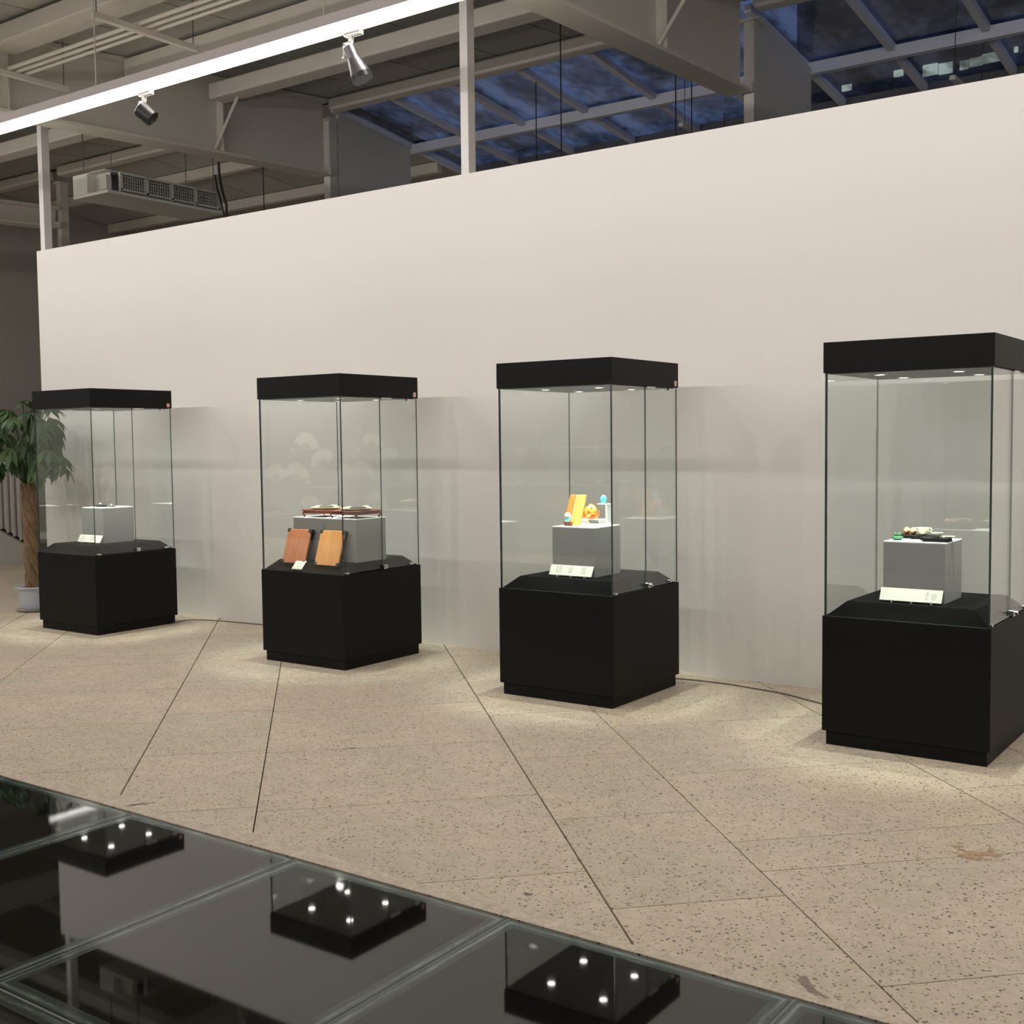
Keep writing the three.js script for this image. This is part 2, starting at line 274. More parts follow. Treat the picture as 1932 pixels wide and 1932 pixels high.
// deep steel girders across the hall, with the columns that carry them
const GX = [-12.14, -7.5, -2.94, 1.7, 6.34], girderY = z => 3.965 - 0.042 * Math.min(z, 1.6);
const girderLabels = ['cream steel girder seen low beyond the left post', 'cream steel girder with diagonal brace above the air conditioning unit', 'cream steel girder with stiffener plates in front of the roof lights', 'cream steel girder beyond the rightmost display case', 'cream steel girder at the far right end of the hall'];
GX.forEach((x, i) => {
  const g = thing('steel_girder', girderLabels[i], 'girder', x, 0, 0);
  const z0 = -2.74, z1 = 7.6;
  const prof = (ya, yb, zs) => { const s = new THREE.Shape(); zs.forEach((z, k) => k ? s.lineTo(z, ya(z)) : s.moveTo(z, ya(z))); zs.slice().reverse().forEach(z => s.lineTo(z, yb(z))); return s; };
  const slab = (shape, t) => new THREE.ExtrudeGeometry(shape, { depth: t, bevelEnabled: false }).rotateY(-Math.PI / 2).translate(t / 2, 0, 0);
  const zs = [z0, 1.6, z1];
  const roof = i ? sheetY : z => girderY(z) + 0.24;
  mesh(g, 'web', slab(prof(girderY, z => roof(z) - 0.005, zs), 0.02), creamMat);
  mesh(g, 'bottom_flange', slab(prof(z => girderY(z) - 0.025, girderY, zs), 0.22), creamMat);
  mesh(g, 'top_flange', slab(prof(z => roof(z) - 0.04, z => roof(z) - 0.005, zs), 0.2), creamMat);
  for (const z of [-1.37, 0.75, 3.6]) for (const s of [-1, 1]) { const a = girderY(z), b = roof(z) - 0.04; mesh(g, 'stiffener', B(0.085, b - a, 0.014), creamMat, s * 0.0525, (a + b) / 2, z); }
  mesh(g, 'end_plate', B(0.24, 0.075, 0.03), whitePaint, 0, girderY(z0) + 0.012, -2.73);
  const c = thing('steel_column', ['grey steel column carrying the girder beyond the left post', 'grey steel column beside the blue-lit panel left of the white post', 'grey steel column carrying the girder amid the roof lights', 'grey steel column beyond the rightmost display case', 'grey steel column at the far right end of the hall'][i], 'column', x + (i === 2 ? 0.06 : 0), 0, -2.85);
  mesh(c, 'shaft', B(0.085, 4.62, 0.11), whitePaint, 0, 2.31, 0);
  mesh(c, 'base_plate', B(0.25, 0.02, 0.25), whitePaint, 0, 0.01, 0);
  mesh(c, 'head_plate', B(0.13, 0.02, 0.16), whitePaint, 0, 4.628, 0);
});
// purlins along the hall: narrow one, wide boxed one, round-edged eaves beam
for (let i = -1; i < 4; i++) {
  const x0 = i < 0 ? -13.85 : GX[i] + 0.105, x1 = GX[i + 1] - 0.105, w = x1 - x0 - 0.02, xm = (x0 + x1) / 2;
  const where = ['left of the far girder', 'above the air conditioning unit', 'between the braced girder and the roof lights girder', 'over the rightmost display case', 'at the right end of the hall'][i + 1];
  tag(mesh(scene, 'roof_purlin', R(w, 0.13, 0.24, 0.01), creamMat, xm, sheetY(0.82) - 0.095, 0.82), `narrow cream roof purlin ${where}`, 'purlin');
  tag(mesh(scene, 'roof_beam', R(w, 0.16, 0.14, 0.008), creamMat, xm, sheetY(-0.36) - 0.115, -0.36), `deep cream roof beam nearest the luminaire ${where}`, 'beam');
  tag(mesh(scene, 'roof_beam', R(w, 0.14, 0.2, 0.02), creamMat, xm, sheetY(-1.28) - 0.17, -1.28), `deep cream roof beam nearest the eaves ${where}`, 'beam');
  tag(mesh(scene, 'eaves_beam', R(w - 0.04, 0.12, 0.16, 0.03), creamMat, xm, 4.735, -2.76), `cream eaves beam along the roof lights ${where}`, 'beam');
}
for (const [i, x] of [[1, -7.45], [2, -2.89]]) {
  tag(mesh(scene, 'diagonal_brace', bar(V(x, girderY(-1.35) + 0.01, -1.3), V(x + 0.36, 4.50, -1.3), 0.016), creamMat), i === 1 ? 'thin diagonal brace from girder above the air conditioning unit' : 'thin diagonal brace on the girder before the roof lights', 'brace');
}
// white posts standing in the partition
[[-3.582, 'slender white square post rising from the middle of the partition'], [-8.222, 'slender white square post at the left end of the partition']].forEach(([x, label]) => {
  tag(mesh(scene, 'square_post', R(0.062, sheetY(0) + 0.0 - 3.04, 0.075, 0.003), postMat, x, (sheetY(0) + 3.04) / 2, -0.058), label, 'post');
});
// roof lights
const skyY = z => 4.775 + 0.115 * (z + 2.85);
const roofLight = structureGroup('window_1', 'sloping glass roof lights in pale frames, dusk sky behind', 'window');
{
  const dirt = (() => { const a = noiseField(6), b = noiseField(24), c = noiseField(90); return texture(256, 256, (i, j) => { const t = a(i * 6 / 256, j * 6 / 256) * 0.62 + b(i * 24 / 256, j * 24 / 256) * 0.28 + c(i * 90 / 256, j * 90 / 256) * 0.1; const v = clamp8(255 * Math.min(1, Math.max(0.55, 0.62 + (t - 0.3) * 0.95))); return [v, v, v]; }); })();
  const paneMats = [0, 1, 2, 3].map(k => { const t = dirt.clone(); t.repeat.set(0.55, 0.55); t.offset.set(k * 0.27, k * 0.41); t.needsUpdate = true; return phys('dirty_roof_glass_' + k, 0xffffff, 0.12, { transmission: 1, thickness: 0, ior: 1.5, map: t }); });
  const xs = []; for (let x = -7.46; x < 7.5; x += 0.757) xs.push(x);
  const slope = Math.atan(0.115), frame = std('sky_tinted_frame', lin(0.72, 0.74, 0.82), 0.5);  // whitish frames, with the blue of the dusk sky light painted in
  const rz = [[-2.86, -4.1], [-4.1, -5.05], [-5.05, -5.98]];
  const put = (name, w, h, z0, z1, x, dy, m) => { const L = Math.hypot(z1 - z0, skyY(z1) - skyY(z0)); return mesh(roofLight, name, B(w, h, L).rotateX(-slope), m, x, (skyY(z0) + skyY(z1)) / 2 + dy, (z0 + z1) / 2); };
  let k = 0;
  for (let i = 0; i < xs.length; i++) {
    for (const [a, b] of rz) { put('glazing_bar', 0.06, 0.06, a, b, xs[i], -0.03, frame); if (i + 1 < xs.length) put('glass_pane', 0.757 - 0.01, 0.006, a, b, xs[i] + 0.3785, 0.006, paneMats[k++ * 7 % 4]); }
  }
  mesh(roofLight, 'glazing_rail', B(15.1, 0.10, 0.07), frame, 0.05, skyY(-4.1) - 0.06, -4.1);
  mesh(roofLight, 'glazing_rail', B(15.1, 0.12, 0.09), std('dark_gutter', lin(0.10, 0.10, 0.11), 0.6), 0.05, skyY(-5.05) - 0.05, -5.05);
}
// opaque lean-to roof left of the roof lights
{
  const slope = Math.atan(0.115);
  for (let k = 0; k < 8; k++) { const x = -13.45 + k * 0.80; mesh(ceiling, 'roof_sheet', B(0.784, 0.02, 3.15).rotateX(-slope), sheetMats[k % 3], x, skyY(-4.42) + 0.02, -4.42); }
  mesh(ceiling, 'roof_deck', B(6.46, 0.06, 3.15).rotateX(-slope), jointMat, -10.68, skyY(-4.42) + 0.08, -4.42);
  for (const [z, l] of [[-3.6, 'cream lean-to purlin nearest the columns, left of roof lights'], [-4.7, 'cream lean-to purlin nearest the rear wall, left of roof lights']]) tag(mesh(scene, 'lean_to_purlin', R(6.2, 0.12, 0.09, 0.006), creamMat, -10.66, skyY(z) - 0.056, z), l, 'purlin');
}
// panels between the column line and the rail
[[-7.46, 'flat pale panel beside the column left of the white post'], [-2.86, 'flat pale panel beside the column amid the roof lights']].forEach(([x, label]) => {
  const s = new THREE.Shape(); s.moveTo(-2.93, 3.2); s.lineTo(-4.06, 3.2); s.lineTo(-4.06, skyY(-4.06) - 0.07); s.lineTo(-2.93, skyY(-2.93) - 0.07);
  tag(mesh(scene, 'side_panel', new THREE.ExtrudeGeometry(s, { depth: 0.03, bevelEnabled: false }).rotateY(-Math.PI / 2).translate(x, 0, 0), whitePaint), label, 'panel');
});
// an office block far beyond the roof lights, a few windows lit
{
  const b = thing('office_block', 'dark distant office block with a row of lit windows beyond roof lights', 'building', 0, 0, -50);
  mesh(b, 'facade', B(60, 34, 8), std('dark_facade', lin(0.10, 0.11, 0.14), 0.9), 8.4, 17, -4.3);
  const lit = std('lit_window_glass', lin(0.1, 0.1, 0.1), 0.4, { emissive: lin(0.16, 0.20, 0.18), emissiveIntensity: 1 });
  for (const [u0, v0, u1, v1] of [[1585, 159, 1603, 167], [1683, 131, 1701, 140], [1738, 121, 1766, 137], [1768, 118, 1794, 134], [1808, 113, 1824, 127], [1826, 108, 1850, 120], [1850, 100, 1884, 112], [1911, 86, 1918, 95]]) {
    const a = at(u0, v0, 2, -50), c = at(u1, v1, 2, -50);
    mesh(b, 'lit_window', B(Math.abs(c.x - a.x), Math.abs(c.y - a.y), 0.1), lit, (a.x + c.x) / 2, (a.y + c.y) / 2, -0.28);
  }
}

// ---------------------------------------------------------------- linear luminaires and track spotlights
TUBES.forEach(([x, z, L, turn], i) => {
  const t = thing('linear_luminaire', i ? 'short glowing linear luminaire across the left end of the hall' : 'long glowing linear luminaire hung in front of the white partition', 'light', x, TUBE_Y, z);
  t.rotation.y = turn;
  const s = new THREE.Shape(); s.moveTo(-0.03, 0.05); s.lineTo(-0.03, 0.026); s.absarc(0, 0.026, 0.03, Math.PI, 2 * Math.PI, false); s.lineTo(0.03, 0.05);
  mesh(t, 'diffuser_tube', new THREE.ExtrudeGeometry(s, { depth: L, bevelEnabled: false, curveSegments: 10 }).rotateY(Math.PI / 2).translate(-L / 2, 0.004, 0), tubeGlow);
  mesh(t, 'housing', B(L, 0.055, 0.075), std('luminaire_housing', lin(0.62, 0.565, 0.575), 0.5), 0, 0.0825, 0);
  const wires = i ? [-1.5, 1.5] : [-9, -7.3, -5.6, -3.32, -1.33, 0.9, 2.6, 4.3, 6.0, 7.7];
  for (const w of wires) { const h = sheetY(i ? 3.4 : z) - (TUBE_Y + 0.11); mesh(t, 'hanger_wire', cyl(0.005, 0.005, h, 6), whitePaint, w, 0.11 + h / 2, 0); }
});
function spotlight(x, y, z, dir, mat, flare, lit, label, group) {
  const s = thing('track_spotlight', label, 'spotlight', x, y, z, group);
  mesh(s, 'track_adapter', R(0.11, 0.022, 0.036, 0.004), whitePaint, 0, -0.012, 0);
  mesh(s, 'arm', mergeGeometries([boxAt(0.02, 0.035, 0.02, -0.02, -0.035, 0), boxAt(0.055, 0.012, 0.02, -0.04, -0.055, 0), boxAt(0.012, 0.075, 0.02, -0.063, -0.09, 0)]), whitePaint);
  const p = flare ? [[0, 0.055], [0.03, 0.055], [0.032, 0.05], [0.032, -0.01], [0.034, -0.015], [0.056, -0.10], [0.056, -0.13], [0.05, -0.132], [0.03, -0.09], [0, -0.085]] : [[0, 0.045], [0.046, 0.045], [0.05, 0.04], [0.05, -0.055], [0.045, -0.058], [0.035, -0.03], [0, -0.028]];
  const h = mesh(s, 'lamp_head', lathe(p.slice().reverse(), 28), mat, -0.01, -0.125, 0);
  h.quaternion.setFromUnitVectors(V(0, -1, 0), dir.clone().normalize());
  if (flare) mesh(h, 'lamp_rim', cyl(0.0575, 0.0575, 0.03, 28), blackMetal, 0, -0.118, 0);
  if (lit) mesh(h, 'lamp_lens', cyl(0.033, 0.033, 0.004, 20), ledGlow, 0, -0.034, 0);
  mesh(s, 'pivot_knob', cyl(0.009, 0.009, 0.03, 12).rotateZ(Math.PI / 2), chrome, -0.063, -0.125, 0);
}
spotlight(-4.93, TUBE_Y, 1.38, V(0.55, -0.55, -0.35), blackMetal, false, false, 'black drum spotlight under the luminaire above the second case gap');
spotlight(-3.22, TUBE_Y, 1.38, V(0.34, -0.9, -0.2), brushed, true, false, 'silver bell-shaped spotlight under the luminaire beside the white post');
spotlight(-1.50, TUBE_Y, 1.38, V(-0.3, -0.8, -0.3), blackMetal, false, false, 'black drum spotlight under the luminaire over the right half');
{
  const t = thing('lighting_track', 'black lighting track above the glass floor', 'track', -1.9, FLOOD_Y, FLOOD_Z);
  mesh(t, 'rail', B(18.6, 0.035, 0.036), blackMetal, 0, 0.0175, 0);
  for (const w of [-8.8, -4.4, 0, 4.4, 8.8]) { const h = sheetY(FLOOD_Z) - FLOOD_Y - 0.035; mesh(t, 'hanger_rod', cyl(0.005, 0.005, h, 6), blackMetal, w, 0.035 + h / 2, 0); }
  for (const x of FLOODS) spotlight(x + 0.01, FLOOD_Y, FLOOD_Z, V(0, -0.5, -0.85), blackMetal, false, true, 'lit black drum floodlight on the track above the glass floor', 'lit floodlights on the black track');
}

// ---------------------------------------------------------------- display cases
const YT = 0.567, YB = 1.616, YC = 1.747, YD = 0.627;       // top of base, underside and top of cap, deck
const CASES = [[-6.4707, 0.6678], [-4.0747, 0.6621], [-2.2451, 0.665], [-0.4491, 0.7363]];
const caseLabels = ['black and glass display case beside the potted money tree', 'black and glass display case holding two leaning wooden boards', 'black and glass display case holding amber and turquoise pieces', 'black and glass display case holding white jade vessels on trays'];
const G = 0.343;                                            // half width of the glass box
const deckGeo = (() => {
  const a = 0.336, b = 0.268, y0 = 0, y1 = YD - YT, P = [], I = [];
  const q = (p0, p1, p2, p3) => { const k = P.length / 3; P.push(...p0, ...p1, ...p2, ...p3); I.push(k, k + 1, k + 2, k, k + 2, k + 3); };
  const c = (s, t, r, y) => [s * r, y, t * r];
  q(c(-1, 1, b, y1), c(1, 1, b, y1), c(1, -1, b, y1), c(-1, -1, b, y1));
  q(c(-1, 1, a, y0), c(1, 1, a, y0), c(1, 1, b, y1), c(-1, 1, b, y1)); q(c(1, 1, a, y0), c(1, -1, a, y0), c(1, -1, b, y1), c(1, 1, b, y1));
  q(c(1, -1, a, y0), c(-1, -1, a, y0), c(-1, -1, b, y1), c(1, -1, b, y1)); q(c(-1, -1, a, y0), c(-1, 1, a, y0), c(-1, 1, b, y1), c(-1, -1, b, y1));
  q(c(-1, -1, a, y0), c(1, -1, a, y0), c(1, 1, a, y0), c(-1, 1, a, y0));
  const g = new THREE.BufferGeometry(); g.setAttribute('position', new THREE.Float32BufferAttribute(P, 3)); g.setIndex(I); g.computeVertexNormals(); return g;
})();
const paneT = 0.008, paneH = YB - YT;
// faces of a box: +x -x +y -y +z -z
const paneZ = B(2 * G, paneH, paneT), paneX = B(paneT, paneH, 2 * (G - paneT)), doorX = B(paneT, paneH - 0.012, G - 0.0015);
const matsZ = [glassEdge, glassEdge, glassEdge, glassEdge, glassMat, glassMat], matsX = [glassMat, glassMat, glassEdge, glassEdge, glassEdge, glassEdge];
const stickerMap = texture(32, 48, (i, j) => i < 3 || i > 28 || j < 3 || j > 44 ? [170, 60, 50] : (j % 9 < 3 && i > 7 && i < 25 ? [150, 90, 84] : [226, 206, 198]), true, false);
const stickerMat = std('red_bordered_sticker', 0xffffff, 0.6, { map: stickerMap });
CASES.forEach(([x, z], i) => {
  const c = thing('display_case', caseLabels[i], 'display case', x, 0, z);
  mesh(c, 'plinth', R(0.672, 0.066, 0.672, 0.002), blackMat, 0, 0.033, 0);
  mesh(c, 'cabinet', R(0.70, YT - 0.062, 0.70, 0.002), blackMat, 0, (YT + 0.062) / 2, 0);
  mesh(c, 'deck', deckGeo, blackCloth, 0, YT + 0.0005, 0);
  const cap = mesh(c, 'cap', R(0.70, YC - YB, 0.70, 0.002), blackMat, 0, (YC + YB) / 2, 0);
  mesh(cap, 'underside', B(0.66, 0.004, 0.66), capUnderMat, 0, -(YC - YB) / 2 - 0.0021, 0);
  mesh(cap, 'sticker', B(0.001, 0.030, 0.028), [stickerMat, stickerMat, stickerMat, stickerMat, stickerMat, stickerMat], 0.3506, -0.043, -0.318);
  mesh(c, 'front_pane', paneZ, matsZ, 0, YT + paneH / 2 + 0.0002, G - paneT / 2);
  mesh(c, 'back_pane', paneZ, matsZ, 0, YT + paneH / 2 + 0.0002, -G + paneT / 2);
  mesh(c, 'side_pane', paneX, matsX, -G + paneT / 2, YT + paneH / 2 + 0.0002, 0);
  const fixed = mesh(c, 'side_pane', doorX, matsX, G - paneT / 2, YT + paneH / 2 + 0.0002, (G - 0.0015) / 2 + 0.001 - 0.004);
  const door = mesh(c, 'door_pane', doorX, matsX, G - paneT / 2, YT + paneH / 2 + 0.0002, -(G - 0.0015) / 2 - 0.0025);
  // lock at the foot of the door, hinge at its head, corner clip
  const lock = mesh(c, 'lock', R(0.022, 0.026, 0.034, 0.004), chrome, G + 0.006, YT + 0.018, -0.012);
  mesh(lock, 'key_barrel', cyl(0.008, 0.008, 0.014, 16).rotateZ(Math.PI / 2), chrome, 0.016, 0.002, 0);
  mesh(door, 'hinge', R(0.016, 0.014, 0.045, 0.003), chrome, 0.003, paneH / 2 - 0.012, -G / 2 + 0.075);
  mesh(door, 'hinge', R(0.016, 0.014, 0.045, 0.003), chrome, 0.003, -paneH / 2 + 0.014, -G / 2 + 0.075);
  mesh(door, 'latch_bar', B(0.012, 0.008, 0.09), ledFrameMat, 0, paneH / 2 - 0.006, G / 2 - 0.06);
  mesh(fixed, 'corner_clip', R(0.014, 0.012, 0.03, 0.002), chrome, 0.001, -paneH / 2 + 0.007, G / 2 - 0.03);
  // four downlights
  for (const sx of [-1, 1]) for (const sz of [-1, 1]) {
    const l = mesh(cap, 'led_downlight', lathe([[0.021, -0.0005], [0.026, -0.002], [0.028, 0.002], [0.028, 0.006], [0.021, 0.006]], 24), ledFrameMat, sx * 0.165, -(YC - YB) / 2 - 0.007, sz * 0.165);
    mesh(l, 'led_lens', cyl(0.021, 0.021, 0.003, 20), ledGlow, 0, 0.0008, 0);
    const s = new THREE.SpotLight(lin(0.96, 1.0, 0.88), LED_POWER, 0, 0.56, 1.0, 2);
    s.position.set(x + sx * 0.165, YB - 0.012, z + sz * 0.165); s.target.position.set(x + sx * 0.10, 0, z + sz * 0.10); s.castShadow = true; s.shadow.radius = 0.6; s.shadow.mapSize.set(512, 512);
    scene.add(s, s.target);
  }
});
// a point given in a case's own axes
const inCase = (i, x, y, z) => [CASES[i][0] + x, y, CASES[i][1] + z];

// pedestals
const pedGeo = R(0.262, 0.255, 0.264, 0.0015), pedTop = B(0.262, 0.005, 0.264);
function pedestal(i, x, z, label, group) {
  const p = thing('pedestal_block', label, 'pedestal', ...inCase(i, x, YD, z), group);
  mesh(p, 'body', pedGeo, pedestalMat, 0, 0.1275, 0); mesh(p, 'lit_top_panel', pedTop, pedestalTopLit, 0, 0.2575, 0);
}
const PT = YD + 0.26;
pedestal(0, -0.022, -0.030, 'grey pedestal cube in the case beside the money tree');
pedestal(1, -0.074, 0.077, 'grey pedestal cube behind the red-brown board');
pedestal(1, 0.193, 0.077, 'grey pedestal cube behind the honey-coloured board');
pedestal(2, -0.006, 0.022, 'grey pedestal cube carrying amber and turquoise');
pedestal(3, -0.013, 0.037, 'grey pedestal cube carrying white jade vessels');

// printed captions: rows of faint small print, too small to read in the photograph
function captionMap(blocks) {
  const rows = texture(512, 96, (i, j) => { for (const [x0, x1, y0, y1] of blocks) if (i >= x0 && i < x1 && j >= y0 && j < y1) { const line = Math.floor((j - y0) / 13), inl = (j - y0) % 13; const h = Math.sin((i * 12.9898 + line * 78.233) * 0.7) * 43758.5; const on = inl < 7 && ((i - x0) % 9 < 6) && (h - Math.floor(h) > 0.35) && (i - x0) < (x1 - x0) * (0.6 + 0.4 * Math.abs(Math.sin(line * 3.1 + x0))); if (on) return [104, 104, 98]; } return [206, 204, 194]; }, true, false);
  return std('printed_caption', 0xffffff, 0.6, { map: rows });
}
function caption(i, x, z, w, blocks, label) {
  const g = thing('caption_stand', label, 'label', ...inCase(i, x, YD, z));
  const m = captionMap(blocks), card = mesh(g, 'card', B(w, 0.058, 0.003), [whiteCard, whiteCard, whiteCard, whiteCard, m, whiteCard], 0, 0.034, 0);
  card.rotation.x = -0.48;
  for (const t of [-0.3, 0.02, 0.34]) mesh(g, 'clear_foot', mergeGeometries([boxAt(0.004, 0.012, 0.004, 0, 0.006, 0.014), boxAt(0.004, 0.004, 0.03, 0, 0.002, 0.0)]), clearAcrylic, t * w, 0, 0.004);
}
caption(0, -0.01, 0.135, 0.275, [[40, 150, 20, 80], [250, 380, 20, 80]], 'white caption card before the pedestal beside the money tree');
caption(2, 0.0, 0.185, 0.262, [[70, 150, 24, 84], [220, 300, 24, 84], [380, 460, 24, 84]], 'white caption card with three text columns under the amber');
caption(3, -0.014, 0.200, 0.262, [[380, 410, 20, 84], [425, 470, 20, 72]], 'white caption card with small print under the jade vessels');
{
  const g = thing('caption_card', 'small square white card on the slope before the leaning boards', 'label', ...inCase(1, -0.045, 0.578, 0.312));
  const m = captionMap([[120, 400, 26, 70]]); const card = mesh(g, 'card', B(0.085, 0.066, 0.003), [whiteCard, whiteCard, whiteCard, whiteCard, m, whiteCard], 0, 0.028, 0.01); card.rotation.x = -0.75;
  mesh(g, 'strut', B(0.02, 0.045, 0.002), clearAcrylic, 0, 0.02, -0.005);
}

// case 1: small carved pieces
{
  const a = thing('stone_bead_stand', 'small dark stand with a white bead on the left pedestal', 'ornament', ...inCase(0, -0.085, PT, -0.02));
  mesh(a, 'stand', R(0.085, 0.012, 0.05, 0.003), blackWood, 0, 0.006, 0);
  mesh(a, 'bead', new THREE.SphereGeometry(0.009, 16, 12), jadeWhite, -0.012, 0.020, 0);
  const b = thing('carved_stone', 'small dark carved stone with pale inlay on the left pedestal', 'ornament', ...inCase(0, 0.025, PT, -0.03));
  const g = new THREE.IcosahedronGeometry(0.03, 3), p = g.attributes.position; for (let k = 0; k < p.count; k++) { const q = V(p.getX(k), p.getY(k), p.getZ(k)), s = 1 + 0.14 * Math.sin(q.x * 160) * Math.cos(q.z * 130); p.setXYZ(k, q.x * s * 1.1, Math.max(q.y, -0.022) * 0.32 * s, q.z * s); } g.computeVertexNormals();
  mesh(b, 'stone', g, darkStone, 0, 0.007, 0); mesh(b, 'inlay', new THREE.SphereGeometry(0.007, 12, 8), jadeWhite, 0.004, 0.016, 0.004);
}
// case 2: low tables with plates, leaning boards
function lowTable(x, z, s, label, group) {
  const t = thing('low_wooden_stand', label, 'stand', ...inCase(1, x, PT, z), group), h = 0.046;
  mesh(t, 'top', R(s, 0.009, s, 0.003), rosewood, 0, h - 0.0045, 0);
  mesh(t, 'waist', B(s * 0.9, 0.006, s * 0.9), rosewood, 0, h - 0.012, 0);
  for (const [sx, sz] of [[-1, -1], [1, -1], [1, 1], [-1, 1]]) { const o = s / 2 - 0.012; mesh(t, 'leg', tube([V(0, h - 0.012, 0), V(sx * 0.006, h * 0.55, sz * 0.006), V(sx * 0.002, h * 0.25, sz * 0.002), V(-sx * 0.004, 0.006, -sz * 0.004), V(sx * 0.004, 0.004, sz * 0.004)], 0.0055, 14, 7), rosewood, sx * o, 0, sz * o); }
  for (const a of [0, 1, 2, 3]) { const m = mesh(t, 'apron', B(s * 0.86, 0.010, 0.006), rosewood, Math.sin(a * Math.PI / 2) * (s / 2 - 0.01), h - 0.02, Math.cos(a * Math.PI / 2) * (s / 2 - 0.01)); m.rotation.y = a * Math.PI / 2; }
  return PT + h;
}
function plate(x, y, z, r, label, group) {
  const t = thing('stone_plate', label, 'plate', ...inCase(1, x, y, z), group);
  mesh(t, 'dish', lathe([[0, 0.002], [r * 0.55, 0], [r * 0.98, 0.008], [r, 0.012], [r * 0.97, 0.013], [r * 0.6, 0.008], [0, 0.007]], 40), creamStone);
  for (let k = 0; k < 7; k++) { const a = k * 0.9 + 0.4, q = r * (0.25 + 0.09 * k % 0.45); mesh(t, 'stone_piece', new THREE.SphereGeometry(r * 0.26, 14, 8).scale(1.1, 0.36, 1), k % 3 === 2 ? jadeWhite : darkStone, Math.cos(a) * q, 0.015, Math.sin(a) * q); }
}
{
  const ya = lowTable(-0.070, 0.075, 0.195, 'low rosewood stand above the red-brown board'), yb = lowTable(0.195, 0.072, 0.225, 'low rosewood stand above the honey-coloured board');
  plate(-0.060, ya, 0.075, 0.092, 'cream stone plate of dark pieces above the red-brown board');
  plate(0.205, yb, 0.075, 0.098, 'cream stone plate of dark pieces above the honey-coloured board');
  const leaning = (x, front, label) => {
    const g = thing('wooden_board', label, 'board', ...inCase(1, x, YD - 0.018, 0.297)), w = 0.196, h = 0.215;
    g.rotation.x = -0.31;
    mesh(g, 'panel', R(w, h, 0.012, 0.004), front, 0, h / 2, 0.006);
    mesh(g, 'black_back', R(w * 0.99, h * 0.99, 0.022, 0.004), blackWood, 0, h / 2, -0.011);
    for (const sx of [-1, 1]) for (const sy of [0, 1]) mesh(g, 'corner_fitting', R(0.026, 0.026, 0.036, 0.006), blackMetal, sx * (w / 2 - 0.008), 0.008 + sy * (h - 0.016), -0.004);
  };
  leaning(-0.115, boardWoodA, 'red-brown wooden board with black corners leaning on pedestal');
  leaning(0.165, boardWoodB, 'honey-coloured wooden board with black corners leaning on pedestal');
}
// case 3: wooden easel, amber, turquoise
{
  const e = thing('wooden_easel', 'two-tone orange and yellow wooden easel board on the pedestal', 'easel', ...inCase(2, -0.062, PT, 0.075));
  const strip = (x0, x1, m) => { const o = mesh(e, 'board_strip', R(x1 - x0, 0.17, 0.012, 0.003), m, (x0 + x1) / 2, 0.083, -0.036); o.rotation.x = -0.40; };
  strip(-0.052, -0.016, stripOrange); strip(-0.015, 0.003, boardWoodB); strip(0.004, 0.048, stripYellow);
  mesh(e, 'back_leg', bar(V(0.01, 0.1, -0.05), V(0.03, 0.005, -0.115), 0.008), boardWoodB);
  mesh(e, 'shelf_peg', B(0.04, 0.022, 0.02), rosewood, -0.012, 0.011, 0.02);
  const o = thing('oval_stone', 'white and turquoise oval stone before the wooden easel', 'stone', ...inCase(2, -0.075, PT + 0.022, 0.098));
  mesh(o, 'white_top', new THREE.SphereGeometry(0.021, 24, 16).scale(1, 1, 0.55), whiteCard, 0, 0.030, 0);
  mesh(o, 'blue_foot', new THREE.SphereGeometry(0.0205, 24, 12, 0, Math.PI * 2, Math.PI / 2, Math.PI / 2).scale(0.86, 0.95, 0.55), turquoise, 0, 0.0195, 0.003);
  const r = thing('acrylic_riser', 'low clear acrylic riser under the amber lump', 'riser', ...inCase(2, 0.042, PT, 0.03));
  mesh(r, 'shelf', R(0.11, 0.004, 0.06, 0.001), clearAcrylic, 0, 0.036, 0); for (const s of [-1, 1]) mesh(r, 'leg', B(0.004, 0.034, 0.06), clearAcrylic, s * 0.053, 0.017, 0);
  const am = thing('amber_lump', 'rough orange amber lump standing on a clear riser', 'amber', ...inCase(2, 0.03, PT + 0.038, 0.03));
  const g = new THREE.IcosahedronGeometry(0.042, 2), p = g.attributes.position;
  const nz = noiseField(16); for (let k = 0; k < p.count; k++) { const q = V(p.getX(k), p.getY(k), p.getZ(k)), d = q.clone().normalize(), s = 0.82 + 0.36 * nz(d.x * 3 + 8.3, d.y * 3 + d.z * 2 + 5.1); q.multiplyScalar(s); p.setXYZ(k, q.x * (1.08 - Math.max(0, q.y) * 9), Math.max(q.y, -0.034), q.z * 0.7); } g.computeVertexNormals();
  mesh(am, 'lump', g, amberMat, 0, 0.034, 0);
  const t = thing('tall_acrylic_stand', 'tall clear acrylic stand under the turquoise egg', 'stand', ...inCase(2, 0.062, PT, -0.055));
  mesh(t, 'shelf', R(0.062, 0.004, 0.05, 0.001), clearAcrylic, 0, 0.113, 0); mesh(t, 'leg', B(0.012, 0.111, 0.05), clearAcrylic, 0.024, 0.0555, 0); mesh(t, 'foot', B(0.03, 0.008, 0.05), clearAcrylic, 0.024, 0.004, 0.028);
  const eg = thing('turquoise_egg', 'bright turquoise egg-shaped stone on a tall clear stand', 'stone', ...inCase(2, 0.055, PT + 0.115, -0.055));
  mesh(eg, 'stone', lathe([[0.0001, 0], [0.010, 0.001], [0.017, 0.012], [0.0178, 0.024], [0.014, 0.037], [0.007, 0.044], [0.0001, 0.0455]], 28), turquoise);
}
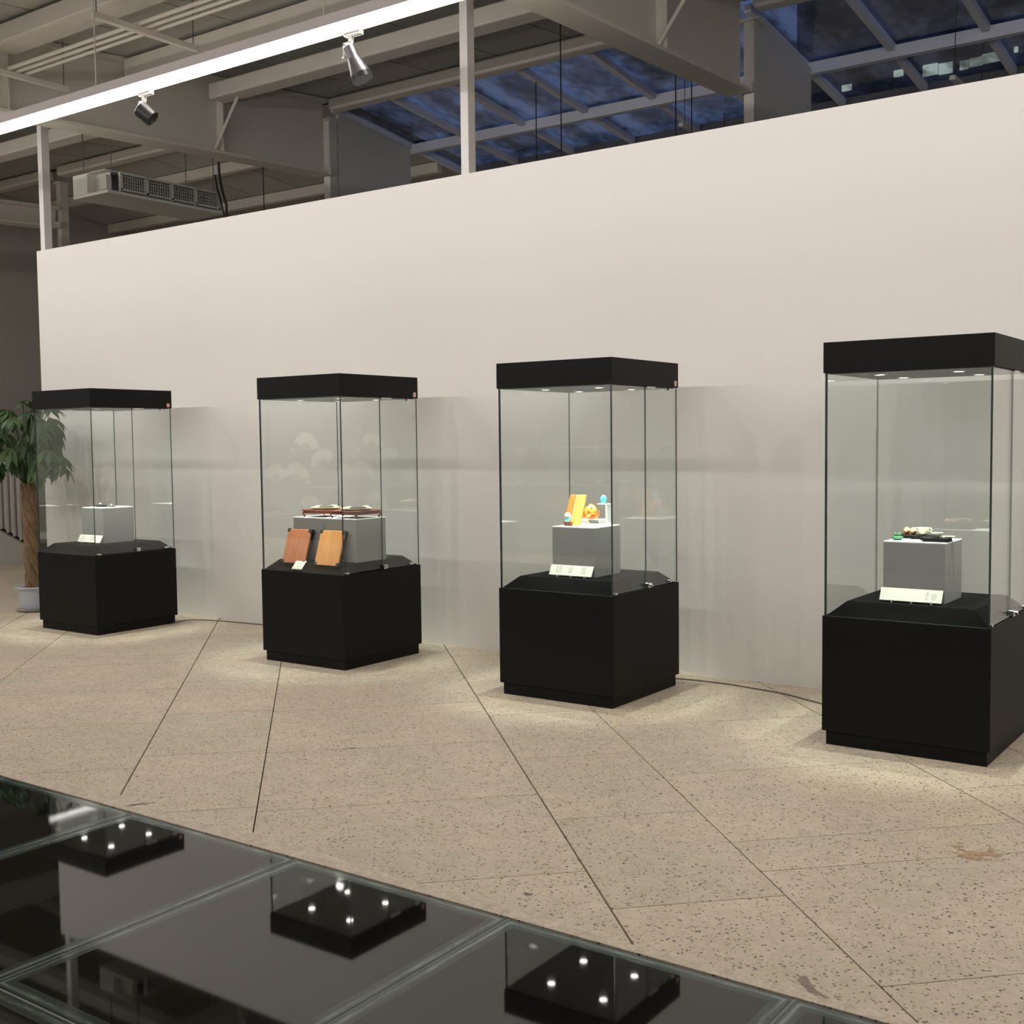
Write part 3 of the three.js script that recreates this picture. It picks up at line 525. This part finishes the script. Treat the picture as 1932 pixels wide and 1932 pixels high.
// case 4: jade vessels
{
  const P = (u, v, z) => at(u, v, 2, CASES[3][1] + z).x;
  const lo = thing('jade_lotus', 'green jade lotus carving on the pedestal top', 'carving', P(1693, 1016, 0.085), PT, CASES[3][1] + 0.085);
  mesh(lo, 'bowl', lathe([[0, 0], [0.015, 0], [0.024, 0.006], [0.026, 0.013], [0.018, 0.017], [0, 0.018]], 28), jadeGreen);
  for (let k = 0; k < 5; k++) { const a = k / 5 * Math.PI * 2, m = mesh(lo, 'petal', new THREE.SphereGeometry(0.011, 14, 10).scale(0.5, 1.15, 0.75), jadeGreen, Math.cos(a) * 0.008, 0.020, Math.sin(a) * 0.008); m.rotation.set(Math.sin(a) * 0.5, 0, -Math.cos(a) * 0.5); }
  const tray = (x, z, w, d, h, label) => { const t = thing('black_tray', label, 'tray', x, PT, CASES[3][1] + z); mesh(t, 'board', R(w, h * 0.6, d, 0.003), blackWood, 0, h * 0.7, 0); mesh(t, 'foot', B(w * 0.94, h * 0.4, d * 0.9), blackWood, 0, h * 0.2, 0); };
  const xa = P(1731, 1010, -0.01), xb = P(1765, 1018, 0.105);
  tray(xa, -0.015, 0.165, 0.085, 0.018, 'long black tray under the peaches and the handled cup');
  tray(xb, 0.105, 0.118, 0.055, 0.018, 'small black tray under the white footed bowl');
  const pe = (u, z, label) => { const t = thing('jade_peach', label, 'carving', P(u, 1003, z), PT + 0.018, CASES[3][1] + z); const g = lathe([[0.0001, 0], [0.008, 0.001], [0.0155, 0.010], [0.0155, 0.019], [0.011, 0.027], [0.004, 0.031], [0.0001, 0.033]], 24); mesh(t, 'fruit', g, peachMat); mesh(t, 'leaf', new THREE.SphereGeometry(0.006, 10, 6).scale(1.2, 0.3, 0.7), rosewood, -0.010, 0.004, 0.012); };
  pe(1711, -0.02, 'white and orange jade peach farther from the handled cup'); pe(1723, -0.012, 'white and orange jade peach next to the handled cup');
  const cu = thing('handled_cup', 'white jade cup with side handles on the long tray', 'cup', P(1742, 1004, 0.0), PT + 0.018, CASES[3][1] + 0.0);
  mesh(cu, 'vessel', lathe([[0.0001, 0], [0.011, 0], [0.012, 0.003], [0.020, 0.010], [0.026, 0.022], [0.0275, 0.034], [0.0255, 0.034], [0.023, 0.022], [0.015, 0.009], [0.0001, 0.006]], 32), jadeWhite);
  for (const s of [-1, 1]) mesh(cu, 'handle', new THREE.TorusGeometry(0.0075, 0.0028, 8, 16), jadeWhite, s * 0.029, 0.024, 0);
  const bo = thing('footed_bowl', 'small white footed bowl on the small black tray', 'bowl', P(1768, 1012, 0.10), PT + 0.018, CASES[3][1] + 0.10);
  mesh(bo, 'vessel', lathe([[0.0001, 0], [0.011, 0], [0.0115, 0.009], [0.020, 0.015], [0.0255, 0.021], [0.024, 0.0215], [0.014, 0.016], [0.0001, 0.013]], 32), jadeWhite);
  const di = thing('green_dish', 'flat pale green dish beside the small black tray', 'dish', P(1790, 1012, 0.055), PT, CASES[3][1] + 0.055);
  mesh(di, 'foot', cyl(0.014, 0.016, 0.012, 24), blackWood, 0, 0.006, 0);
  mesh(di, 'vessel', lathe([[0.0001, 0.012], [0.014, 0.012], [0.026, 0.019], [0.027, 0.022], [0.024, 0.021], [0.012, 0.016], [0.0001, 0.016]], 32), paleGreen);
  tag(mesh(scene, 'name_tag', R(0.030, 0.006, 0.022, 0.001), whiteCard, P(1710, 1016, 0.08), PT + 0.003, CASES[3][1] + 0.08), 'tiny white tag beside the green jade lotus', 'label');
  tag(mesh(scene, 'name_tag', R(0.058, 0.006, 0.020, 0.001), whiteCard, P(1728, 1020, 0.125), PT + 0.003, CASES[3][1] + 0.125), 'long white tag in front of the long black tray', 'label');
}

// ---------------------------------------------------------------- cable, air conditioning, conduits
tag(mesh(scene, 'power_cable', tube([V(-2.0, 0.005, 0.19), V(-1.86, 0.004, 0.165), V(-1.70, 0.004, 0.165), V(-1.5, 0.004, 0.195), V(-1.32, 0.004, 0.235), V(-1.18, 0.004, 0.30), V(-1.0, 0.004, 0.38), V(-0.84, 0.005, 0.45)], 0.0035, 60, 6), std('grey_cable', lin(0.14, 0.125, 0.11), 0.6)), 'thin dark power cable on the floor between the two right cases', 'cable');
tag(mesh(scene, 'power_cable', tube([V(-6.1, 0.005, 0.42), V(-6.15, 0.004, 0.2), V(-6.0, 0.004, 0.12), V(-5.6, 0.004, 0.07), V(-5.0, 0.004, 0.05), V(-4.5, 0.005, 0.16)], 0.0035, 60, 6), std('grey_cable_dark', lin(0.14, 0.125, 0.11), 0.6)), 'thin dark power cable along the wall foot between the two left cases', 'cable');
{
  const x0 = -8.46, x1 = -7.95, z0 = -0.5, z1 = -1.82, y0 = 3.585, y1 = 3.795, a = thing('air_conditioning_unit', 'white ceiling air conditioning unit with dark grille behind the partition', 'air conditioner', (x0 + x1) / 2, y0, (z0 + z1) / 2);
  const w = x1 - x0, h = y1 - y0, d = z0 - z1;
  mesh(a, 'drain_pan', R(w, 0.03, d, 0.006), acWhite, 0, 0.015, 0);
  mesh(a, 'casing', R(w * 0.42, h - 0.03, d, 0.004), acWhite, -w * 0.29, 0.03 + (h - 0.03) / 2, 0);
  mesh(a, 'top_plate', B(w * 0.52, 0.006, d), acWhite, w * 0.18, h - 0.004, 0);
  mesh(a, 'end_plate', B(w * 0.50, h - 0.036, 0.008), acWhite, w * 0.17, 0.03 + (h - 0.036) / 2, -d / 2 + 0.006); mesh(a, 'end_plate', B(w * 0.40, h - 0.036, 0.008), acWhite, w * 0.12, 0.03 + (h - 0.036) / 2, d / 2 - 0.10);
  mesh(a, 'cooling_coil', B(0.05, h - 0.05, d - 0.24), acCoil, w * 0.0, 0.03 + (h - 0.04) / 2, -0.05);
  mesh(a, 'grille_rail', B(0.03, 0.018, d - 0.16), acWhite, w / 2 - 0.03, h - 0.01, -0.07); mesh(a, 'grille_rail', B(0.03, 0.018, d - 0.16), acWhite, w / 2 - 0.03, 0.055, -0.07);
  for (let k = 0; k <= 4; k++) mesh(a, 'grille_post', B(0.03, h - 0.05, 0.022), acWhite, w / 2 - 0.03, 0.03 + h / 2 - 0.015, d / 2 - 0.16 - k * (d - 0.2) / 4);
  for (let k = 1; k < 44; k++) mesh(a, 'grille_wire', B(0.004, h - 0.07, 0.006), acWhite, w / 2 - 0.03, h / 2 + 0.01, d / 2 - 0.16 - k * (d - 0.2) / 44);
  for (let k = 1; k < 5; k++) mesh(a, 'grille_wire', B(0.004, 0.004, d - 0.2), acWhite, w / 2 - 0.028, 0.06 + k * (h - 0.07) / 5, -0.07);
  mesh(a, 'pipe_box', R(0.09, 0.13, 0.06, 0.006), acWhite, w * 0.32, 0.105, d / 2 - 0.05);
  for (const sx of [-1, 1]) for (const sz of [-1, 1]) { const L = sheetY(-1) - y1; mesh(a, 'hanger_rod', cyl(0.005, 0.005, L, 6), brushed, sx * w * 0.4, h + L / 2 - 0.02, sz * (d / 2 - 0.08)); }
  tag(mesh(scene, 'hose', tube([V(-7.64, 3.99, -1.5), V(-7.68, 3.8, -1.55), V(-7.66, 3.6, -1.6), V(-7.7, 3.3, -1.62), V(-7.7, 0.01, -1.62)], 0.012, 30, 6), rubber), 'thick black hose hanging behind the air conditioning unit', 'hose');
  tag(mesh(scene, 'hose', tube([V(-7.95, 3.95, -1.72), V(-7.92, 3.8, -1.72), V(-7.86, 3.55, -1.74), V(-7.8, 0.01, -1.76)], 0.009, 30, 6), rubber), 'thin black hose hanging behind the air conditioning unit', 'hose');
}
['upper', 'middle', 'lower'].forEach((n, k) => tag(mesh(scene, 'conduit_pipe', bar(V(-7.488, 4.215, 0.80 - k * 0.075), V(-2.952, 4.215, 0.80 - k * 0.075), 0.014, 10), creamMat), ['cream conduit pipe of three, the one nearest the narrow purlin', 'cream conduit pipe of three, the middle one', 'cream conduit pipe of three, the one nearest the deep roof beam'][k], 'pipe'));
[[-5.76, 'cream strut bar under the three conduits, nearer the white post'], [-7.33, 'cream strut bar under the three conduits, by the left girder']].forEach(([x, label]) => {
  const g = thing('conduit_strut', label, 'strut', x, 4.18, 0.72);
  mesh(g, 'bar', R(0.045, 0.04, 0.86, 0.003), creamMat, 0, 0, 0);
  for (const s of [-1, 1]) { const h = sheetY(0.72 + s * 0.4) - 4.2; mesh(g, 'hanger_rod', cyl(0.004, 0.004, h, 6), brushed, 0, 0.02 + h / 2 - 0.01, s * 0.4); }
});
[[1059, -2.0], [1012, -3.2], [1275, -2.0], [1305, -3.6], [495, -2.0]].forEach(([u, z], k) => {
  const p = at(u, 260, 2, z), top = z > -2.8 ? sheetY(z) : skyY(z) - 0.02, h = top - 2.4;
  tag(mesh(scene, 'hanging_wire', cyl(0.005, 0.005, h, 6), rubber, p.x, top - h / 2, z), ['thin dark wire hanging right of the white post, longest', 'thin dark wire hanging from roof lights right of the white post', 'thin dark wire hanging before the roof lights girder', 'thin dark wire hanging behind the roof lights girder', 'thin dark wire hanging left of the grey column'][k], 'wire');
});
[[-4.0, -4.3, 'short pale tube lamp behind the partition near the girder'], [-1.62, -4.4, 'short pale tube lamp behind the partition far right']].forEach(([x, z, label]) => {
  const g = thing('unlit_tube_batten', label, 'batten', x, 4.22, z); mesh(g, 'body', R(0.05, 0.04, 1.0, 0.01), whitePaint);
  for (const s of [-1, 1]) { const h = skyY(z + s * 0.42) - 0.03 - 4.22; mesh(g, 'hanger_wire', cyl(0.003, 0.003, h, 6), rubber, 0, h / 2, s * 0.42); }
});

// ---------------------------------------------------------------- potted money tree
{
  const px = -7.70, pz = 0.50, t = thing('potted_money_tree', 'money tree with braided trunk in a pale blue pot', 'plant', px, 0, pz);
  mesh(t, 'saucer', lathe([[0.0001, 0], [0.125, 0], [0.15, 0.018], [0.145, 0.02], [0.0001, 0.012]], 36), std('saucer_clay', lin(0.4, 0.37, 0.33), 0.7));
  const pot = mesh(t, 'pot', lathe([[0.0001, 0.014], [0.088, 0.014], [0.10, 0.024], [0.118, 0.10], [0.126, 0.178], [0.150, 0.190], [0.154, 0.199], [0.148, 0.206], [0.124, 0.200], [0.114, 0.185], [0.0001, 0.183]], 44), potMat);
  mesh(pot, 'soil', cyl(0.118, 0.118, 0.006, 32), soilMat, 0, 0.186, 0);
  const top = V(-0.05, 1.04, 0.0), strands = 4;
  for (let k = 0; k < strands; k++) { const pts = []; for (let q = 0; q <= 16; q++) { const f = q / 16, a = k / strands * Math.PI * 2 + f * 7.2, r = 0.040 - 0.014 * f; pts.push(V(Math.cos(a) * r + top.x * f, 0.17 + f * (top.y - 0.17), Math.sin(a) * r)); } mesh(t, 'braided_stem', tube(pts, 0.036 - 0.002 * k, 60, 9), barkMat); }
  const leaflet = (L, W) => {                               // one folded, drooping leaflet along +x
    const n = 9, P = [], I = [];
    for (let i = 0; i <= n; i++) { const f = i / n, w = W * Math.pow(Math.sin(Math.PI * Math.pow(f, 0.72)), 0.9) * (f > 0.98 ? 0 : 1), x = L * f, y = -L * 0.30 * f * f; P.push(x, y, 0, x, y + w * 0.22, -w, x, y + w * 0.22, w); }
    for (let i = 0; i < n; i++) { const a = i * 3, b = a + 3; I.push(a, b, a + 1, a + 1, b, b + 1, a, a + 2, b, a + 2, b + 2, b); }
    const g = new THREE.BufferGeometry(); g.setAttribute('position', new THREE.Float32BufferAttribute(P, 3)); g.setIndex(I); g.computeVertexNormals(); return g;
  };
  const palm = (sz, droop) => { const gs = [tube([V(0, 0, 0), V(0.004, -0.02, 0), V(0.0, -0.04, 0)], 0.003, 6, 5)].map(g => { g.deleteAttribute('uv'); return g; }); gs.length = 0; for (let k = 0; k < 6; k++) { const a = (k - 2.5) * 0.62, l = leaflet(sz * (1 - 0.09 * Math.abs(k - 2.5)), sz * 0.15); l.rotateZ(-droop - 0.1 * Math.abs(k - 2.5)); l.rotateY(a); gs.push(l); } return mergeGeometries(gs); };
  const leaves = [palm(0.17, 0.25), palm(0.20, 0.5), palm(0.15, 0.75), palm(0.185, 0.95)];
  const put = (p, yaw, tilt, k, from) => { const s = mesh(t, 'leaf_stalk', tube([from, from.clone().lerp(p, 0.55).add(V(0, 0.05, 0)), p], 0.0035, 8, 5), leafMat[1]); const l = mesh(t, 'leaf', leaves[k % 4], leafMat[k % 3], p.x, p.y, p.z); l.rotation.set(0, yaw, tilt, 'YXZ'); };
  const crown = V(top.x - 0.05, 1.39, 0.0);
  // leaves that stand out against the partition, read from the photograph
  for (const [u, v, z, yaw, tilt] of [[100, 790, 0.42, -0.2, -0.1], [92, 770, 0.50, 0.2, 0.15], [108, 838, 0.46, -0.3, -0.35], [112, 862, 0.52, -0.5, -0.6], [88, 850, 0.62, -0.9, -0.3], [70, 800, 0.66, -0.9, 0.0], [66, 875, 0.60, -1.2, -0.5]]) { const q = at(u, v, 2, z); put(V(q.x - px, q.y, q.z - pz), yaw, tilt, Math.floor(rnd() * 4), top.clone().add(V(0, -0.02, 0))); }
  for (let k = 0; k < 56; k++) { const a = k * 2.39996, e = Math.asin(1 - (k + 0.5) / 56 * 1.6), r = rr(0.26, 0.41); const p = V(crown.x - 0.04 + Math.cos(a) * Math.cos(e) * r * 1.05, crown.y - 0.03 + Math.sin(e) * r * 0.98, Math.sin(a) * Math.cos(e) * r); if (p.z < -0.30) p.z = -0.30; put(p, -a + rr(-0.4, 0.4), e * 0.5 - 0.25, k, top.clone().add(V(0, rr(-0.04, 0.02), 0))); }
}

// ---------------------------------------------------------------- stair with white railing, beyond the plant
{
  const s = thing('staircase', 'white stair flank with balusters behind the money tree', 'stairs', -11.5, 0, -1.5);
  const fl = new THREE.Shape(); fl.moveTo(0.36, 0); fl.lineTo(-1.3, 0); fl.lineTo(-1.3, 1.12); fl.lineTo(0.36, 0.14);
  mesh(s, 'stringer', new THREE.ExtrudeGeometry(fl, { depth: 0.05, bevelEnabled: false }).rotateY(Math.PI / 2), whitePaint);
  for (let k = 0; k < 7; k++) mesh(s, 'step', B(0.9, 0.035, 0.28), whitePaint, -0.47, 0.16 * (k + 1) - 0.03, -0.2 + k * 0.24);
  const yr = z => 1.04 - 0.62 * (z + 0.36);
  mesh(s, 'handrail', bar(V(0.025, 0.98 + 0.02, -0.38), V(0.025, 0.98 + 1.0, 1.25), 0.028), whitePaint);
  mesh(s, 'foot_rail', bar(V(0.026, 0.17, -0.37), V(0.026, 1.16, 1.25), 0.014), rubber);
  for (let k = 0; k < 20; k++) { const z = -0.36 + k * 0.08, y0 = 0.16 + (z + 0.37) * 0.61, y1 = 0.99 + (z + 0.37) * 0.61; mesh(s, 'baluster', B(0.03, y1 - y0, 0.032), whitePaint, 0.025, (y0 + y1) / 2, z); }
  s.rotation.y = 0;
}

// ---------------------------------------------------------------- the vitrines across the hall, mirrored in the case glass
{
  const fanMat = std('fan_paper', lin(0.85, 0.84, 0.76), 0.8), ribMat = std('fan_ribs', lin(0.42, 0.36, 0.26), 0.6);
  const fan = (x, y, turn, label) => {
    const g = thing('folding_fan', label, 'fan', x, y, 7.652); g.rotation.y = Math.PI;
    const leaf = new THREE.Shape(); leaf.absarc(0, 0, 0.26, 0.35, Math.PI - 0.35, false); leaf.absarc(0, 0, 0.115, Math.PI - 0.35, 0.35, true);
    const rot = new THREE.Group(); void rot;
    const a = mesh(g, 'paper_leaf', new THREE.ExtrudeGeometry(leaf, { depth: 0.006, bevelEnabled: false, curveSegments: 20 }), fanMat, 0, -0.12, 0.0); a.rotation.z = turn;
    const ribs = []; for (let k = 0; k < 9; k++) { const q = 0.35 + k * (Math.PI - 0.7) / 8; ribs.push(B(0.012, 0.118, 0.004).translate(0, 0.06, 0).rotateZ(q - Math.PI / 2).translate(0, 0, 0.004)); }
    const b = mesh(g, 'ribs', mergeGeometries(ribs), ribMat, 0, -0.12, 0); b.rotation.z = turn;
  };
  fan(-10.80, 1.36, 0.2, 'open paper fan highest on the opposite wall'); fan(-10.46, 1.13, -0.3, 'open paper fan between the highest and the low fans'); fan(-11.0, 0.94, 0.15, 'open paper fan lower left of the highest fan'); fan(-10.74, 0.48, 0.3, 'open paper fan lowest on the opposite wall'); fan(-11.42, 0.92, 0.0, 'open paper fan nearest the stair end');
  for (const [x, y, w, h, l] of [[-11.08, 1.25, 0.09, 0.06, 'white card beside the highest fan'], [-10.78, 0.80, 0.07, 0.06, 'white card under the lower left fan'], [-10.1, 0.87, 0.24, 0.2, 'white book page standing by the fans']]) tag(mesh(scene, 'wall_card', B(w, h, 0.008), whiteCard, x, y, 7.665), l, 'card');
  [[-10.9, 2.6, 'added lamp strip that brightens the paper fans'], [-6.7, 2.4, 'added lamp strip that brightens the curved dagger']].forEach(([x, w, label]) => {  // lamps added behind the camera to brighten what the case glass mirrors
    const g = thing('added_vitrine_lamp', label, 'light', x, 2.15, 7.42); mesh(g, 'added_lamp_housing', B(w, 0.03, 0.05), blackMetal, 0, 0.017, 0); mesh(g, 'added_lamp_strip', B(w - 0.04, 0.006, 0.03), ledGlow, 0, -0.002, 0); mesh(g, 'added_lamp_bracket', B(0.03, 0.012, 0.24), blackMetal, -w / 2 + 0.1, 0.038, 0.13); mesh(g, 'added_lamp_bracket', B(0.03, 0.012, 0.24), blackMetal, w / 2 - 0.1, 0.038, 0.13);
    const l = new THREE.RectAreaLight(lin(1, 0.97, 0.9), 60, w - 0.04, 0.03); l.position.set(x, 2.141, 7.42); l.lookAt(x, 1.2, 7.62); scene.add(l);
  });
  const shelf = (x, y, w, l) => { const g = thing('vitrine_shelf', l, 'shelf', x, y, 7.54); mesh(g, 'board', B(w, 0.015, 0.26), whitePaint, 0, 0, 0); for (const s of [-1, 1]) mesh(g, 'bracket', B(0.02, 0.08, 0.22), whitePaint, s * (w / 2 - 0.2), -0.047, 0.02); };
  shelf(-10.05, 0.745, 0.9, 'white vitrine shelf under the book page'); shelf(-6.5, 1.265, 1.5, 'white vitrine shelf under the curved dagger'); shelf(-6.7, 0.83, 2.2, 'white vitrine shelf of carved mountains below the dagger');
  const kn = thing('curved_dagger', 'curved white dagger upright on the vitrine shelf', 'dagger', -6.81, 1.2725, 7.54);
  mesh(kn, 'scabbard', R(0.035, 0.15, 0.02, 0.006), std('pale_scabbard', lin(0.4, 0.38, 0.32), 0.5), 0, 0.075, 0); mesh(kn, 'guard', R(0.06, 0.014, 0.026, 0.004), chrome, 0, 0.157, 0);
  mesh(kn, 'grip', tube([V(0, 0.16, 0), V(0.004, 0.20, 0), V(0.018, 0.235, 0), V(0.045, 0.255, 0)], 0.016, 20, 8), whiteCard);
  const mo = thing('carved_mountain', 'pale stone mountain carving on the lower vitrine shelf', 'carving', -6.62, 0.8375, 7.54);
  mesh(mo, 'stone', new THREE.ConeGeometry(0.14, 0.22, 7).scale(1.1, 1, 0.6), std('grey_stone', lin(0.35, 0.36, 0.35), 0.7), 0, 0.11, 0);
  [-7.5, -7.02, -6.3, -5.9].forEach((x, k) => tag(mesh(scene, 'shelf_card', B(0.09, 0.05, 0.012), whiteCard, x, 0.8375 + 0.025, 7.46), ['white card at the stair end of the lower vitrine shelf', 'white card between shelf end and carved mountain', 'white card just past the carved mountain', 'white card at the far end of the lower vitrine shelf'][k], 'card', 'cards on the lower vitrine shelf'));
}

renderer.render(scene, camera);
